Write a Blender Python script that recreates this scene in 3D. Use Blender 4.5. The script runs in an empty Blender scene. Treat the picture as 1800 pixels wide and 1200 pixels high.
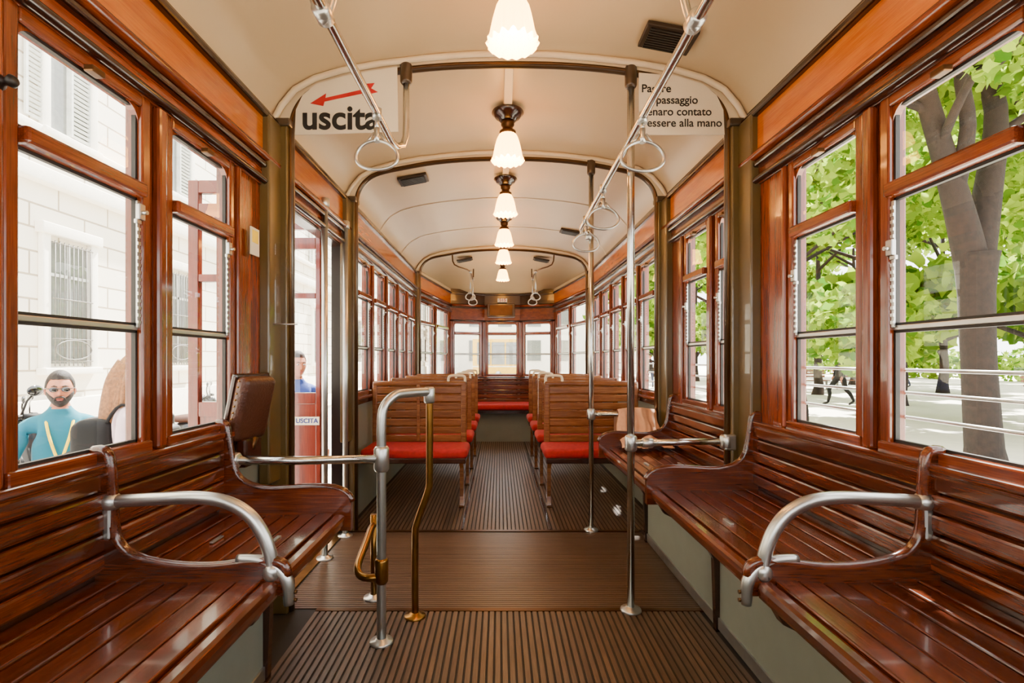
import bpy, bmesh, math, random
import numpy as np
from mathutils import Vector, Matrix, Euler
random.seed(7); rng=np.random.default_rng(7)
scene=bpy.context.scene
col=scene.collection

# ------------------------------------------------------------ materials
def lin(c):
    return tuple(((v/255)/12.92 if v/255<=0.04045 else ((v/255+0.055)/1.055)**2.4) for v in c)+(1.0,)
MATS={}
def newmat(name):
    m=bpy.data.materials.new(name); m.use_nodes=True
    nt=m.node_tree; nt.nodes.clear()
    out=nt.nodes.new('ShaderNodeOutputMaterial')
    MATS[name]=m
    return m,nt,out
def N(nt,t,**kw):
    n=nt.nodes.new(t)
    for k,v in kw.items(): setattr(n,k,v)
    return n
def pmat(name,c,rough=0.5,metal=0.0,coat=0.0,var=0.12,scale=8.0,bump=0.0,bscale=60.0,emit=0.0):
    m,nt,out=newmat(name)
    p=N(nt,'ShaderNodeBsdfPrincipled')
    nt.links.new(p.outputs[0],out.inputs[0])
    tc=N(nt,'ShaderNodeTexCoord')
    no=N(nt,'ShaderNodeTexNoise'); no.inputs['Scale'].default_value=scale; no.inputs['Detail'].default_value=5
    nt.links.new(tc.outputs['Object'],no.inputs['Vector'])
    r=N(nt,'ShaderNodeValToRGB'); L=lin(c)
    r.color_ramp.elements[0].position=0.3; r.color_ramp.elements[1].position=0.7
    r.color_ramp.elements[0].color=tuple(v*(1-var) for v in L[:3])+(1,)
    r.color_ramp.elements[1].color=tuple(min(1,v*(1+var)) for v in L[:3])+(1,)
    nt.links.new(no.outputs['Fac'],r.inputs['Fac']); nt.links.new(r.outputs['Color'],p.inputs['Base Color'])
    p.inputs['Roughness'].default_value=rough; p.inputs['Metallic'].default_value=metal
    p.inputs['Coat Weight'].default_value=coat
    if bump>0:
        n2=N(nt,'ShaderNodeTexNoise'); n2.inputs['Scale'].default_value=bscale
        nt.links.new(tc.outputs['Object'],n2.inputs['Vector'])
        b=N(nt,'ShaderNodeBump'); b.inputs['Strength'].default_value=bump; b.inputs['Distance'].default_value=0.01
        nt.links.new(n2.outputs['Fac'],b.inputs['Height']); nt.links.new(b.outputs['Normal'],p.inputs['Normal'])
    return m
def wood(name,dark,mid,light,axis='Y',rough=0.24,coat=0.42,isl=0.4,sc_=30.0):
    m,nt,out=newmat(name)
    p=N(nt,'ShaderNodeBsdfPrincipled'); nt.links.new(p.outputs[0],out.inputs[0])
    tc=N(nt,'ShaderNodeTexCoord'); geo=N(nt,'ShaderNodeNewGeometry')
    off=N(nt,'ShaderNodeVectorMath',operation='ADD')
    sc=N(nt,'ShaderNodeMath',operation='MULTIPLY'); sc.inputs[1].default_value=37.0
    nt.links.new(geo.outputs['Random Per Island'],sc.inputs[0])
    nt.links.new(tc.outputs['Object'],off.inputs[0]); nt.links.new(sc.outputs[0],off.inputs[1])
    def mp(a,b):
        mpn=N(nt,'ShaderNodeMapping'); s=[b,b,b]; s['XYZ'.index(axis)]=a
        mpn.inputs['Scale'].default_value=s
        nt.links.new(off.outputs[0],mpn.inputs['Vector']); return mpn
    m1=mp(2.2,sc_); n1=N(nt,'ShaderNodeTexNoise'); n1.inputs['Scale'].default_value=1.0; n1.inputs['Detail'].default_value=4; n1.inputs['Distortion'].default_value=0.6
    nt.links.new(m1.outputs[0],n1.inputs['Vector'])
    m2=mp(12.0,260.0); n2=N(nt,'ShaderNodeTexNoise'); n2.inputs['Scale'].default_value=1.0; n2.inputs['Detail'].default_value=3
    nt.links.new(m2.outputs[0],n2.inputs['Vector'])
    mx=N(nt,'ShaderNodeMath',operation='MULTIPLY_ADD'); mx.inputs[1].default_value=0.5
    nt.links.new(n2.outputs['Fac'],mx.inputs[0])
    ml=N(nt,'ShaderNodeMath',operation='MULTIPLY'); ml.inputs[1].default_value=0.5
    nt.links.new(n1.outputs['Fac'],ml.inputs[0]); nt.links.new(ml.outputs[0],mx.inputs[2])
    r=N(nt,'ShaderNodeValToRGB'); cr=r.color_ramp
    cr.elements[0].position=0.30; cr.elements[0].color=lin(dark)
    cr.elements[1].position=0.72; cr.elements[1].color=lin(light)
    e=cr.elements.new(0.50); e.color=lin(mid)
    nt.links.new(mx.outputs[0],r.inputs['Fac'])
    hs=N(nt,'ShaderNodeHueSaturation')
    mr=N(nt,'ShaderNodeMapRange'); mr.inputs['To Min'].default_value=1-isl*0.5; mr.inputs['To Max'].default_value=1+isl*0.5
    nt.links.new(geo.outputs['Random Per Island'],mr.inputs['Value']); nt.links.new(mr.outputs[0],hs.inputs['Value'])
    nt.links.new(r.outputs['Color'],hs.inputs['Color']); nt.links.new(hs.outputs[0],p.inputs['Base Color'])
    b=N(nt,'ShaderNodeBump'); b.inputs['Strength'].default_value=0.06; b.inputs['Distance'].default_value=0.002
    nt.links.new(n2.outputs['Fac'],b.inputs['Height']); nt.links.new(b.outputs['Normal'],p.inputs['Normal'])
    p.inputs['Roughness'].default_value=rough; p.inputs['Coat Weight'].default_value=coat; p.inputs['Coat Roughness'].default_value=0.06
    return m
W1=((68,22,2),(108,40,5),(142,62,12))
W2=((44,13,3),(76,28,6),(112,49,14))
WD=((24,8,3),(40,15,5),(58,24,9))
for a in 'yzx':
    A_=a.upper()
    wood('frame_wood_'+a,*W1,axis=A_); wood('bench_wood_'+a,*W2,axis=A_,rough=0.2,isl=0.55); wood('dark_wood_'+a,*WD,axis=A_)
wood('honey_wood_y',(160,74,2),(184,94,6),(202,114,16),axis='Y',rough=0.22)
wood('seatback_wood_x',(84,44,18),(114,68,32),(144,94,50),axis='X',rough=0.25,isl=0.25)
wood('door_wood_z',(76,16,5),(100,26,8),(122,40,14),axis='Z',isl=0.15)
wood('floor_rib_y',(58,41,30),(80,60,45),(102,78,60),axis='Y',rough=0.42,coat=0.0,isl=0.3)
wood('floor_rib_x',(58,41,30),(78,57,42),(98,74,56),axis='X',rough=0.38,coat=0.0,isl=0.2)
pmat('floor_groove',(24,17,12),0.7)
pmat('ceiling_paint',(194,170,132),0.35,var=0.03,scale=2)
pmat('rim_paint',(218,200,166),0.4,var=0.04)
pmat('olive_paint',(84,66,30),0.35,var=0.1,coat=0.3)
pmat('hoop_paint',(56,39,20),0.3,var=0.15,coat=0.3)
pmat('grey_panel',(118,120,108),0.5,var=0.06)
pmat('chrome',(205,205,200),0.18,1.0,var=0.05)
pmat('alu',(190,190,186),0.32,0.95,var=0.08,scale=20)
pmat('brass',(140,98,42),0.28,0.95,var=0.25,scale=14)
pmat('bronze',(84,56,28),0.35,0.8,var=0.2)
pmat('black_metal',(24,19,15),0.45,0.3)
pmat('gasket',(16,14,12),0.6)
pmat('vent_metal',(52,38,24),0.5,0.4)
pmat('red_velvet',(152,0,5),0.85,var=0.25,scale=30,bump=0.3,bscale=300)
pmat('leather',(66,32,15),0.4,var=0.2,bump=0.25,bscale=120)
pmat('sign_white',(224,214,190),0.5,var=0.03)
pmat('ink_black',(10,9,9),0.6); pmat('ink_red',(176,6,4),0.5); pmat('ink_blue',(16,40,120),0.5)
pmat('jacket_cloth',(200,150,114),0.85,var=0.12,scale=20,bump=0.2,bscale=300)
pmat('skin',(176,108,74),0.5,var=0.06); pmat('lips',(140,60,52),0.5); pmat('eye_white',(215,215,210),0.3)
pmat('hair_dark',(30,20,14),0.7,bump=0.5,bscale=200); pmat('hair_blond',(126,80,40),0.6,var=0.4,scale=60,bump=0.5,bscale=150)
pmat('cloth_teal',(0,104,122),0.85,var=0.1); pmat('cloth_white',(205,180,186),0.85); pmat('cloth_blue',(40,66,140),0.85)
pmat('cloth_black',(8,9,11),0.9,var=0.3); pmat('cloth_jeans',(30,42,70),0.85); pmat('shoe',(40,34,30),0.6)
pmat('lanyard_yellow',(240,205,0),0.6); pmat('dark_lens',(8,8,10),0.1,coat=1.0)
pmat('asphalt',(150,145,138),0.9,var=0.12,scale=3); pmat('pavement_stone',(206,196,180),0.85,var=0.08,scale=4)
pmat('gravel_plaza',(230,222,206),0.9,var=0.06,scale=3)
pmat('bark',(28,17,11),0.95,var=0.4,scale=14,bump=0.8,bscale=25)
pmat('iron_grey',(110,106,100),0.6,0.4); pmat('shutter',(196,198,192),0.7)
pmat('scooter_paint',(18,20,24),0.25,0.2,coat=0.6); pmat('rubber',(12,12,12),0.8)
pmat('tram_yellow',(226,180,30),0.35,coat=0.3); pmat('tram_cream',(232,222,190),0.4)
pmat('park_bench_wood',(120,66,36),0.7)
m,nt,out=newmat('facade_stone'); p=N(nt,'ShaderNodeBsdfPrincipled'); nt.links.new(p.outputs[0],out.inputs[0])
tc=N(nt,'ShaderNodeTexCoord')
sx=N(nt,'ShaderNodeSeparateXYZ'); cx=N(nt,'ShaderNodeCombineXYZ'); nt.links.new(tc.outputs['Object'],sx.inputs[0])
nt.links.new(sx.outputs['Y'],cx.inputs['X']); nt.links.new(sx.outputs['Z'],cx.inputs['Y'])
br=N(nt,'ShaderNodeTexBrick'); br.inputs['Scale'].default_value=1.0; br.inputs['Brick Width'].default_value=1.3; br.inputs['Row Height'].default_value=0.46
br.inputs['Mortar Size'].default_value=0.02; br.inputs['Mortar Smooth'].default_value=0.5
br.inputs['Color1'].default_value=lin((246,238,222)); br.inputs['Color2'].default_value=lin((240,230,212)); br.inputs['Mortar'].default_value=lin((176,160,136))
nt.links.new(cx.outputs[0],br.inputs['Vector']); nt.links.new(br.outputs['Color'],p.inputs['Base Color']); p.inputs['Roughness'].default_value=0.9
b=N(nt,'ShaderNodeBump'); b.invert=True; b.inputs['Distance'].default_value=0.03; nt.links.new(br.outputs['Fac'],b.inputs['Height']); nt.links.new(b.outputs['Normal'],p.inputs['Normal'])
pmat('facade_trim',(244,238,224),0.85,var=0.04)
m,nt,out=newmat('window_glass'); tr=N(nt,'ShaderNodeBsdfTransparent'); gl=N(nt,'ShaderNodeBsdfGlossy'); gl.inputs['Roughness'].default_value=0.01
lw=N(nt,'ShaderNodeLayerWeight'); lw.inputs['Blend'].default_value=0.5
pw=N(nt,'ShaderNodeMath',operation='POWER'); pw.inputs[1].default_value=5.0; nt.links.new(lw.outputs['Facing'],pw.inputs[0])
ma=N(nt,'ShaderNodeMath',operation='MULTIPLY_ADD'); ma.inputs[1].default_value=0.6; ma.inputs[2].default_value=0.04; nt.links.new(pw.outputs[0],ma.inputs[0])
mx=N(nt,'ShaderNodeMixShader'); tr.inputs[0].default_value=(0.97,0.98,0.97,1)
nt.links.new(ma.outputs[0],mx.inputs[0]); nt.links.new(tr.outputs[0],mx.inputs[1]); nt.links.new(gl.outputs[0],mx.inputs[2]); nt.links.new(mx.outputs[0],out.inputs[0])
pmat('dark_window',(112,114,110),0.15,coat=0.5)
def emis(name,c,s):
    m,nt,out=newmat(name); e=N(nt,'ShaderNodeEmission'); e.inputs[0].default_value=lin(c); e.inputs[1].default_value=s
    d=N(nt,'ShaderNodeBsdfPrincipled'); d.inputs['Base Color'].default_value=lin((250,235,205)); d.inputs['Roughness'].default_value=0.15
    a=N(nt,'ShaderNodeAddShader'); nt.links.new(e.outputs[0],a.inputs[0]); nt.links.new(d.outputs[0],a.inputs[1]); nt.links.new(a.outputs[0],out.inputs[0])
emis('lamp_glass',(255,166,62),22.0); emis('lamp_bulb',(255,214,150),90.0)
def leafmat(name,c1,c2):
    m,nt,out=newmat(name)
    geo=N(nt,'ShaderNodeNewGeometry'); r=N(nt,'ShaderNodeValToRGB'); r.color_ramp.elements[0].color=lin(c1); r.color_ramp.elements[1].color=lin(c2)
    nt.links.new(geo.outputs['Random Per Island'],r.inputs[0])
    d=N(nt,'ShaderNodeBsdfDiffuse'); t=N(nt,'ShaderNodeBsdfTranslucent'); x=N(nt,'ShaderNodeMixShader'); x.inputs[0].default_value=0.55
    nt.links.new(r.outputs[0],d.inputs[0]); nt.links.new(r.outputs[0],t.inputs[0]); nt.links.new(d.outputs[0],x.inputs[1]); nt.links.new(t.outputs[0],x.inputs[2]); nt.links.new(x.outputs[0],out.inputs[0])
leafmat('leaves',(56,104,16),(166,192,50))

# ------------------------------------------------------------ mesh builder
def catmull(pts,k=6,cyc=False):
    P=[Vector(p) for p in pts]; n=len(P); o=[]
    rng_=range(n if cyc else n-1)
    for i in rng_:
        p0=P[(i-1)%n] if (cyc or i>0) else P[0]; p1=P[i]; p2=P[(i+1)%n]; p3=P[(i+2)%n] if (cyc or i<n-2) else P[-1]
        for j in range(k):
            t=j/k
            o.append(0.5*((2*p1)+(-p0+p2)*t+(2*p0-5*p1+4*p2-p3)*t*t+(-p0+3*p1-3*p2+p3)*t**3))
    if not cyc: o.append(P[-1])
    return o
class B:
    def __init__(s,name):
        s.name=name; s.v=[]; s.f=[]; s.mi=[]; s.sm=[]; s.mats=[]; s.M=Matrix.Identity(4)
    def add(s,vs,fs,mat,smooth=False):
        mat=mat.lower()
        if mat not in s.mats: s.mats.append(mat)
        k=s.mats.index(mat); o=len(s.v)
        s.v.extend([tuple(s.M@Vector(v)) for v in vs])
        s.f.extend([tuple(i+o for i in f) for f in fs]); s.mi.extend([k]*len(fs)); s.sm.extend([smooth]*len(fs))
    def box(s,x0,x1,y0,y1,z0,z1,mat,bev=0,rot=None):
        x0,x1=sorted((x0,x1)); y0,y1=sorted((y0,y1)); z0,z1=sorted((z0,z1))
        c=Vector(((x0+x1)/2,(y0+y1)/2,(z0+z1)/2)); d=Vector((x1-x0,y1-y0,z1-z0))
        R=Euler(rot).to_matrix() if rot else Matrix.Identity(3)
        if bev<=0:
            vs=[c+R@Vector((a*d.x/2,b*d.y/2,e*d.z/2)) for a in(-1,1) for b in(-1,1) for e in(-1,1)]
            fs=[(0,1,3,2),(4,6,7,5),(0,4,5,1),(2,3,7,6),(0,2,6,4),(1,5,7,3)]
            s.add(vs,fs,mat); return
        bm=bmesh.new(); bmesh.ops.create_cube(bm,size=1.0)
        for v in bm.verts: v.co=Vector((v.co.x*d.x,v.co.y*d.y,v.co.z*d.z))
        bmesh.ops.bevel(bm,geom=list(bm.edges),offset=min(bev,min(d)*0.49),segments=2 if bev<0.02 else 4,affect='EDGES',profile=0.5)
        bm.verts.index_update()
        vs=[c+R@v.co for v in bm.verts]; fs=[tuple(v.index for v in f.verts) for f in bm.faces]
        bm.free(); s.add(vs,fs,mat,bev>=0.02)
    def tube(s,pts,r,mat,n=12,cyc=False,k=0,flat=1.0):
        if k: 
            if not isinstance(r,(int,float)):
                rr=[]; 
                for i in range(len(r)-1):
                    for j in range(k): rr.append(r[i]+(r[i+1]-r[i])*j/k)
                rr.append(r[-1]); r=rr
            pts=catmull(pts,k,cyc)
        P=[Vector(p) for p in pts]; m=len(P)
        R=[r]*m if isinstance(r,(int,float)) else r
        T=[]
        for i in range(m):
            a=P[(i-1)%m] if (cyc or i>0) else P[i]; b=P[(i+1)%m] if (cyc or i<m-1) else P[i]
            t=(b-a); T.append(t.normalized() if t.length>1e-9 else Vector((0,0,1)))
        up=Vector((0,0,1)) if abs(T[0].z)<0.9 else Vector((1,0,0))
        nrm=(up-T[0]*up.dot(T[0])).normalized(); vs=[]
        for i in range(m):
            nrm=(nrm-T[i]*nrm.dot(T[i])).normalized(); bn=T[i].cross(nrm)
            for j in range(n):
                a=2*math.pi*j/n; vs.append(P[i]+(nrm*math.cos(a)*flat+bn*math.sin(a))*R[i])
        fs=[]
        for i in range(m if cyc else m-1):
            i2=(i+1)%m
            for j in range(n): fs.append((i*n+j,i*n+(j+1)%n,i2*n+(j+1)%n,i2*n+j))
        s.add(vs,fs,mat,True)
        if not cyc: s.add(vs[:n],[tuple(range(n))],mat); s.add(vs[-n:],[tuple(range(n))],mat)
    def lathe(s,prof,c,mat,n=32,axis='Z',flute=0,amp=0.0):
        vs=[]; c=Vector(c)
        for (r,h) in prof:
            for j in range(n):
                a=2*math.pi*j/n; rr=r*(1+amp*math.cos(flute*a)) if flute else r
                q=(rr*math.cos(a),rr*math.sin(a),h)
                if axis=='X': q=(q[2],q[0],q[1])
                if axis=='Y': q=(q[0],q[2],q[1])
                vs.append(c+Vector(q))
        fs=[(i*n+j,i*n+(j+1)%n,(i+1)*n+(j+1)%n,(i+1)*n+j) for i in range(len(prof)-1) for j in range(n)]
        s.add(vs,fs,mat,True)
    def prism(s,ol,axis,d0,d1,mat,smooth=False):
        n=len(ol)
        def P(a,b,d): return {'Y':(a,d,b),'X':(d,a,b),'Z':(a,b,d)}[axis]
        vs=[P(a,b,d0) for a,b in ol]+[P(a,b,d1) for a,b in ol]
        s.add(vs,[tuple(range(n)),tuple(range(2*n-1,n-1,-1))],mat)
        s.add(vs,[(i,(i+1)%n,n+(i+1)%n,n+i) for i in range(n)],mat,smooth)
    def ell(s,c,r,mat,rot=None,nu=20,nv=12,fn=None):
        R=Euler(rot).to_matrix() if rot else Matrix.Identity(3); c=Vector(c); vs=[]
        for i in range(nv+1):
            th=math.pi*i/nv
            for j in range(nu):
                ph=2*math.pi*j/nu; q=Vector((math.sin(th)*math.cos(ph),math.sin(th)*math.sin(ph),math.cos(th)))
                if fn: q=fn(q)
                vs.append(c+R@Vector((q.x*r[0],q.y*r[1],q.z*r[2])))
        fs=[(i*nu+j,i*nu+(j+1)%nu,(i+1)*nu+(j+1)%nu,(i+1)*nu+j) for i in range(nv) for j in range(nu)]
        s.add(vs,fs,mat,True)
    def build(s,recalc=True):
        me=bpy.data.meshes.new(s.name)
        me.from_pydata(s.v,[],s.f)
        for k in s.mats: me.materials.append(MATS[k])
        me.polygons.foreach_set('material_index',s.mi); me.polygons.foreach_set('use_smooth',s.sm)
        me.update()
        bm=bmesh.new(); bm.from_mesh(me)
        bmesh.ops.remove_doubles(bm,verts=bm.verts,dist=1e-6)
        if recalc: bmesh.ops.recalc_face_normals(bm,faces=bm.faces)
        bm.to_mesh(me); bm.free()
        ob=bpy.data.objects.new(s.name,me); col.objects.link(ob)
        return ob

# ------------------------------------------------------------ camera
cam=bpy.data.cameras.new('camera'); cam.lens=18; cam.sensor_width=36
cam.shift_x=22/1800; cam.shift_y=32/1800; cam.clip_start=0.02; cam.clip_end=400
co=bpy.data.objects.new('camera',cam); col.objects.link(co)
co.location=(-0.045,0,1.13); co.rotation_euler=(math.radians(90),0,0); scene.camera=co

Y1,Y2,Y3=2.31,3.39,6.2
# ------------------------------------------------------------ shell
HW=1.07
b=B('floor')
b.prism([(-1.1,-.65),(1.1,-.65),(1.1,6.2),(.85,8.05),(.3,8.3),(-.3,8.3),(-.85,8.05),(-1.1,6.2)],'Z',-0.08,0.0,'floor_groove')
def ribs(x0,x1,y0,y1,p,ax):
    if ax=='Y':
        x=x0
        while x+p*0.6<=x1: b.box(x,x+p*0.66,y0,y1,0,0.005,'floor_rib_y'); x+=p
    else:
        y=y0
        while y+p*0.6<=y1: b.box(x0,x1,y,y+p*0.8,0,0.004,'floor_rib_x'); y+=p
ribs(-.87,.87,-.6,Y1-.02,.027,'Y'); ribs(-1.04,.88,Y1+.01,Y2-.04,.02,'X'); ribs(-1.04,1.04,Y2,6.2,.027,'Y'); ribs(-.8,.8,6.2,7.9,.027,'Y')
b.box(-.87,.87,Y1-.018,Y1+.008,0,.007,'bronze'); b.box(-1.04,.87,Y2-.035,Y2-.005,0,.007,'bronze')
b.box(-.30,-.285,Y2,7.0,0,.009,'dark_wood_y'); b.box(.285,.30,Y2,7.0,0,.009,'dark_wood_y')
b.build()
CP=[(1.075,2.17),(1.06,2.22),(1.03,2.275),(.97,2.345),(.88,2.395),(.76,2.43),(.58,2.462),(.38,2.485),(.19,2.5),(0,2.505)]
prof=[(-x,z) for x,z in CP]+[(x,z) for x,z in reversed(CP[:-1])]
b=B('ceiling')
n=len(prof)
sect=[(-.65,1.0),(Y1,1.0),(Y2,1.0),(Y3,1.0),(6.9,1.0),(7.3,.97),(7.6,.88),(7.85,.70),(8.0,.45),(8.1,.10),(8.3,0.0)]
vs=[(x,y,2.17+(z-2.17)*k) for y,k in sect for x,z in prof]
b.add(vs,[(i*n+j,i*n+j+1,(i+1)*n+j+1,(i+1)*n+j) for i in range(len(sect)-1) for j in range(n-1)],'ceiling_paint',True)
vs=[(x*1.06,y,z+.06) for y in (-.65,8.3) for x,z in prof]
b.add(vs,[(j,j+1,n+j+1,n+j) for j in range(n-1)],'tram_cream',True)
b.prism([(x,z) for x,z in prof],'Y',-.68,-.65,'ceiling_paint')
for s in(-1,1): b.prism([(s*1.08,Y3-.02),(s*1.06,Y3-.02),(s*.80,8.02),(s*.28,8.24),(s*.28,8.3),(s*1.08,8.3)],'Z',2.165,2.235,'ceiling_paint')
b.build()
b=B('trim_1')
b.box(-.022,.022,-.6,7.2,2.485,2.507,'rim_paint',.004)
for yy in (1.25,4.35,5.3):
    vs=[(x*.998,y,z-.004) for y in (yy-.012,yy+.012) for x,z in prof]
    b.add(vs,[(j,j+1,n+j+1,n+j) for j in range(n-1)],'rim_paint',True)
b.build()
def hoop(name,Y,zl,zr,w=0.07,hw=.975):
    k=hw/.95
    HP=[(.95*k,2.08),(.948*k,2.17),(.93*k,2.25),(.88*k,2.32),(.80*k,2.365),(.68,2.40),(.475,2.435),(.24,2.455),(0,2.46)]
    b=B(name)
    pts=[(-hw,Y,zl)]+[(-x,Y,z) for x,z in HP]+[(x,Y,z) for x,z in reversed(HP[:-1])]+[(hw,Y,zr)]
    arch=catmull([p for p in pts[1:-1]],4)
    full=[Vector(pts[0])]+arch+[Vector(pts[-1])]
    b.tube(full,.016,'hoop_paint',12)
    b.tube([p+Vector((0,-.012,0)) for p in full],.008,'bronze',8)
    def zin(x): 
        x=abs(x)
        for (a,za),(c,zc) in zip(HP,HP[1:]):
            if c<=x<=a: return zc+(za-zc)*(x-c)/(a-c)
        return 2.08
    ol=[(x,z) for x,z in prof if z>2.17]; 
    il=[(x,zin(x)) for x in [i*.93*k/12 for i in range(12,-13,-1)]]
    b.prism([(-1.07,2.17)]+ol+[(1.07,2.17),(hw,2.1)]+il+[(-hw,2.1)],'Y',Y-.012,Y+.03,'rim_paint')
    rim=[(x*.985,Y-.03,z-.012) for x,z in prof]
    b.tube(rim,.014,'rim_paint',8)
    for s,z0 in((-1,zl),(1,zr)):
        b.box(s*(hw+.002),s*1.06,Y-w/2,Y+w/2,z0,2.175,'olive_paint',.006)
        b.box(s*1.015,s*1.062,Y-w-.07,Y+.05,max(z0,.6),2.17,'olive_paint',.008)
        b.box(s*(hw-.012),s*1.06,Y-.05,Y+.05,2.165,2.2,'hoop_paint',.006)
    return b.build()
hoop('door_frame_arch',Y1,0.0,.6,.08,.985); hoop('door_frame_arch',Y2,0.0,0.0,.06,.996); hoop('door_frame_arch',Y3,0.0,0.0,.06,1.012)

WN=[0]
def frame(p0,p1,inw):
    d=Vector((p1[0]-p0[0],p1[1]-p0[1],0)); L=d.length; d.normalize()
    M=Matrix(((d.x,inw[0],0,p0[0]),(d.y,inw[1],0,p0[1]),(0,0,1,0),(0,0,0,1)))
    return M,L
def window(M,u0,u1,sill,top,far=1,rods=False,latch=1.5,tr=1.605,ver='Y',mid=1.22,detail=True):
    WN[0]+=1; b=B('window_%d'%WN[0]); b.M=M
    wy='frame_wood_'+ver
    f=.034
    b.box(u0-f,u0,-.03,.022,sill-f,top+f,'frame_wood_z',.005); b.box(u1,u1+f,-.03,.022,sill-f,top+f,'frame_wood_z',.005)
    b.box(u0,u1,-.03,.022,top,top+f,wy,.005); b.box(u0-f,u1+f,-.03,.03,sill-f-.01,sill,wy,.006)
    b.box(u0,u1,-.025,.04,tr-.022,tr+.018,wy,.008)
    b.box(u0,u1,-.008,.008,mid-.008,mid+.006,'alu',.002)
    g=.007
    for (a,c) in((sill,mid-.008),(mid+.006,tr-.022),(tr+.018,top)):
        b.box(u0,u0+g,-.006,.006,a,c,'gasket'); b.box(u1-g,u1,-.006,.006,a,c,'gasket'); b.box(u0,u1,-.006,.006,a,a+g,'gasket'); b.box(u0,u1,-.006,.006,c-g,c,'gasket')
    R=.05
    for s,uc in((1,u0),(-1,u1)):
        ol=[(uc,top),(uc+s*R,top)]+[(uc+s*(R-R*math.sin(a)),top-R+R*math.cos(a)) for a in [i*math.pi/12 for i in range(1,6)]]+[(uc,top-R)]
        b.prism(ol,'Y',-.01,.01,'frame_wood_z')
    b.add([(u0,0,sill),(u1,0,sill),(u1,0,top),(u0,0,top)],[(0,1,2,3)],'window_glass')
    if detail:
        uu=u1-.006
        b.box(uu-.006,uu+.006,.010,.015,mid,tr-.03,'alu',.001)
        z=mid+.01
        while z<tr-.04: b.box(uu-.008,uu+.003,.014,.019,z,z+.009,'alu'); z+=.02
        b.box(uu-.014,uu+.010,.014,.028,latch-.03,latch+.015,'alu',.003); b.tube([(uu-.004,.028,latch-.01),(uu-.004,.042,latch-.01)],.006,'alu',8)
        b.box(uu-.02,uu+.0,.014,.024,latch-.042,latch-.03,'alu',.002)
        b.box((u0+u1)/2-.02,(u0+u1)/2+.02,.02,.045,top-.012,top+.004,'bronze',.003)
    if rods:
        for z in(1.10,1.035,.965): b.tube([(u0-.05,-.055,z),(u1+.05,-.055,z)],.005,'alu',8)
    b.build()
def wallseg(name,p0,p1,inw,wins,sill=.90,top=1.84,ver='Y',door=None,rods=False,latch=1.5,tr=1.605,band=True,detail=True):
    M,L=frame(p0,p1,inw); b=B(name); b.M=M
    W='frame_wood_'+ver; D='dark_wood_'+ver
    rs=[(0,L)] if not door else [(0,door[0]),(door[1],L)]
    for a,c in rs:
        b.box(a,c,-.05,0.0,-.08,sill-.03,'grey_panel')
        b.box(a,c,-.05,.045,sill-.055,sill-.033,W,.006); b.box(a,c,0,.03,sill-.09,sill-.055,D,.005)
    b.box(0,L,-.05,0.012,top+.03,2.24,'dark_wood_'+ver)
    b.box(0,L,.0,.022,top+.03,1.945,W,.005)
    b.box(0,L,.0,.045,1.94,1.965,D,.008); b.tube([(0,.04,1.985),(L,.04,1.985)],.018,W,10)
    if band: b.box(0,L,.0,.026,2.005,2.165,'honey_wood_'+'y',.004)
    else: b.box(0,L,.0,.026,2.005,2.165,D,.004)
    b.box(0,L,.0,.05,2.155,2.185,D,.008)
    b.tube([(0,.034,top+.045),(L,.034,top+.045)],.015,D,8)
    e=[]; cur=0
    f=.034
    for (a,c) in wins: e.append((cur,a-f)); cur=c+f
    e.append((cur,L))
    for (a,c) in e:
        if door and a<door[1] and c>door[0]:
            segs=[(a,door[0]),(door[1],c)]
        else: segs=[(a,c)]
        for a2,c2 in segs:
            if c2-a2<.004: continue
            b.box(a2,c2,-.05,.012,sill-.04,top+.04,'frame_wood_z')
            m_=(a2+c2)/2; w=c2-a2
            if w<.12: b.box(m_-w*.28,m_+w*.28,.01,.038,sill-.03,top+.03,'frame_wood_z',.009)
            else:
                b.box(a2+.004,a2+.03,.01,.034,sill-.03,top+.03,'frame_wood_z',.008); b.box(c2-.03,c2-.004,.01,.034,sill-.03,top+.03,'frame_wood_z',.008)
    b.build()
    for (a,c) in wins: window(M,a,c,sill,top,1,rods,latch,tr,ver,detail=detail)
o=.65
near=[(-.405,-.045),(.09,.45),(.585,.945),(1.07,1.44),(1.575,1.91)]
rear=[(3.60+.5*i,3.96+.5*i) for i in range(5)]
wallseg('wall_right',(HW,-o),(HW,Y3),(-1,0),[(a+o,c+o) for a,c in near+[(2.40,2.57),(2.71,3.01)]+rear],rods=True,latch=1.45)
wallseg('wall_left',(-HW,-o),(-HW,Y3),(1,0),[(a+o,c+o) for a,c in near+rear],door=(2.44+o,3.36+o),latch=1.55)
for s,nm in((-1,'wall_rear_left'),(1,'wall_rear_right')):
    p0=(s*HW,Y3); p1=(s*.83,8.0); d=Vector((p1[0]-p0[0],p1[1]-p0[1])).normalized(); inw=(-s*abs(d.y),-abs(d.x))
    wallseg(nm,p0,p1,inw,[(.14,.80),(.98,1.62)],latch=1.5)
    p0=(s*.83,8.0); p1=(s*.29,8.22); d=Vector((p1[0]-p0[0],p1[1]-p0[1])).normalized(); inw=(-s*abs(d.y),-abs(d.x))
    wallseg(nm+'_corner',p0,p1,inw,[(.08,.50)],top=1.70,tr=1.55,ver='X',band=False,detail=False)
wallseg('wall_back',(-.29,8.22),(.29,8.22),(0,-1),[(.06,.52)],top=1.70,tr=1.55,ver='X',band=False,detail=False)
wallseg('wall_front',(-HW,-.65),(HW,-.65),(0,1),[(.12,.70),(.80,1.36),(1.46,2.02)],ver='X',detail=False)
b=B('destination_box'); b.box(-.24,.20,8.08,8.16,1.80,2.02,'dark_wood_x',.01); b.box(-.2,.16,8.07,8.08,1.83,1.99,'bronze',.004); b.build()
b=B('rear_panelling')
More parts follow.
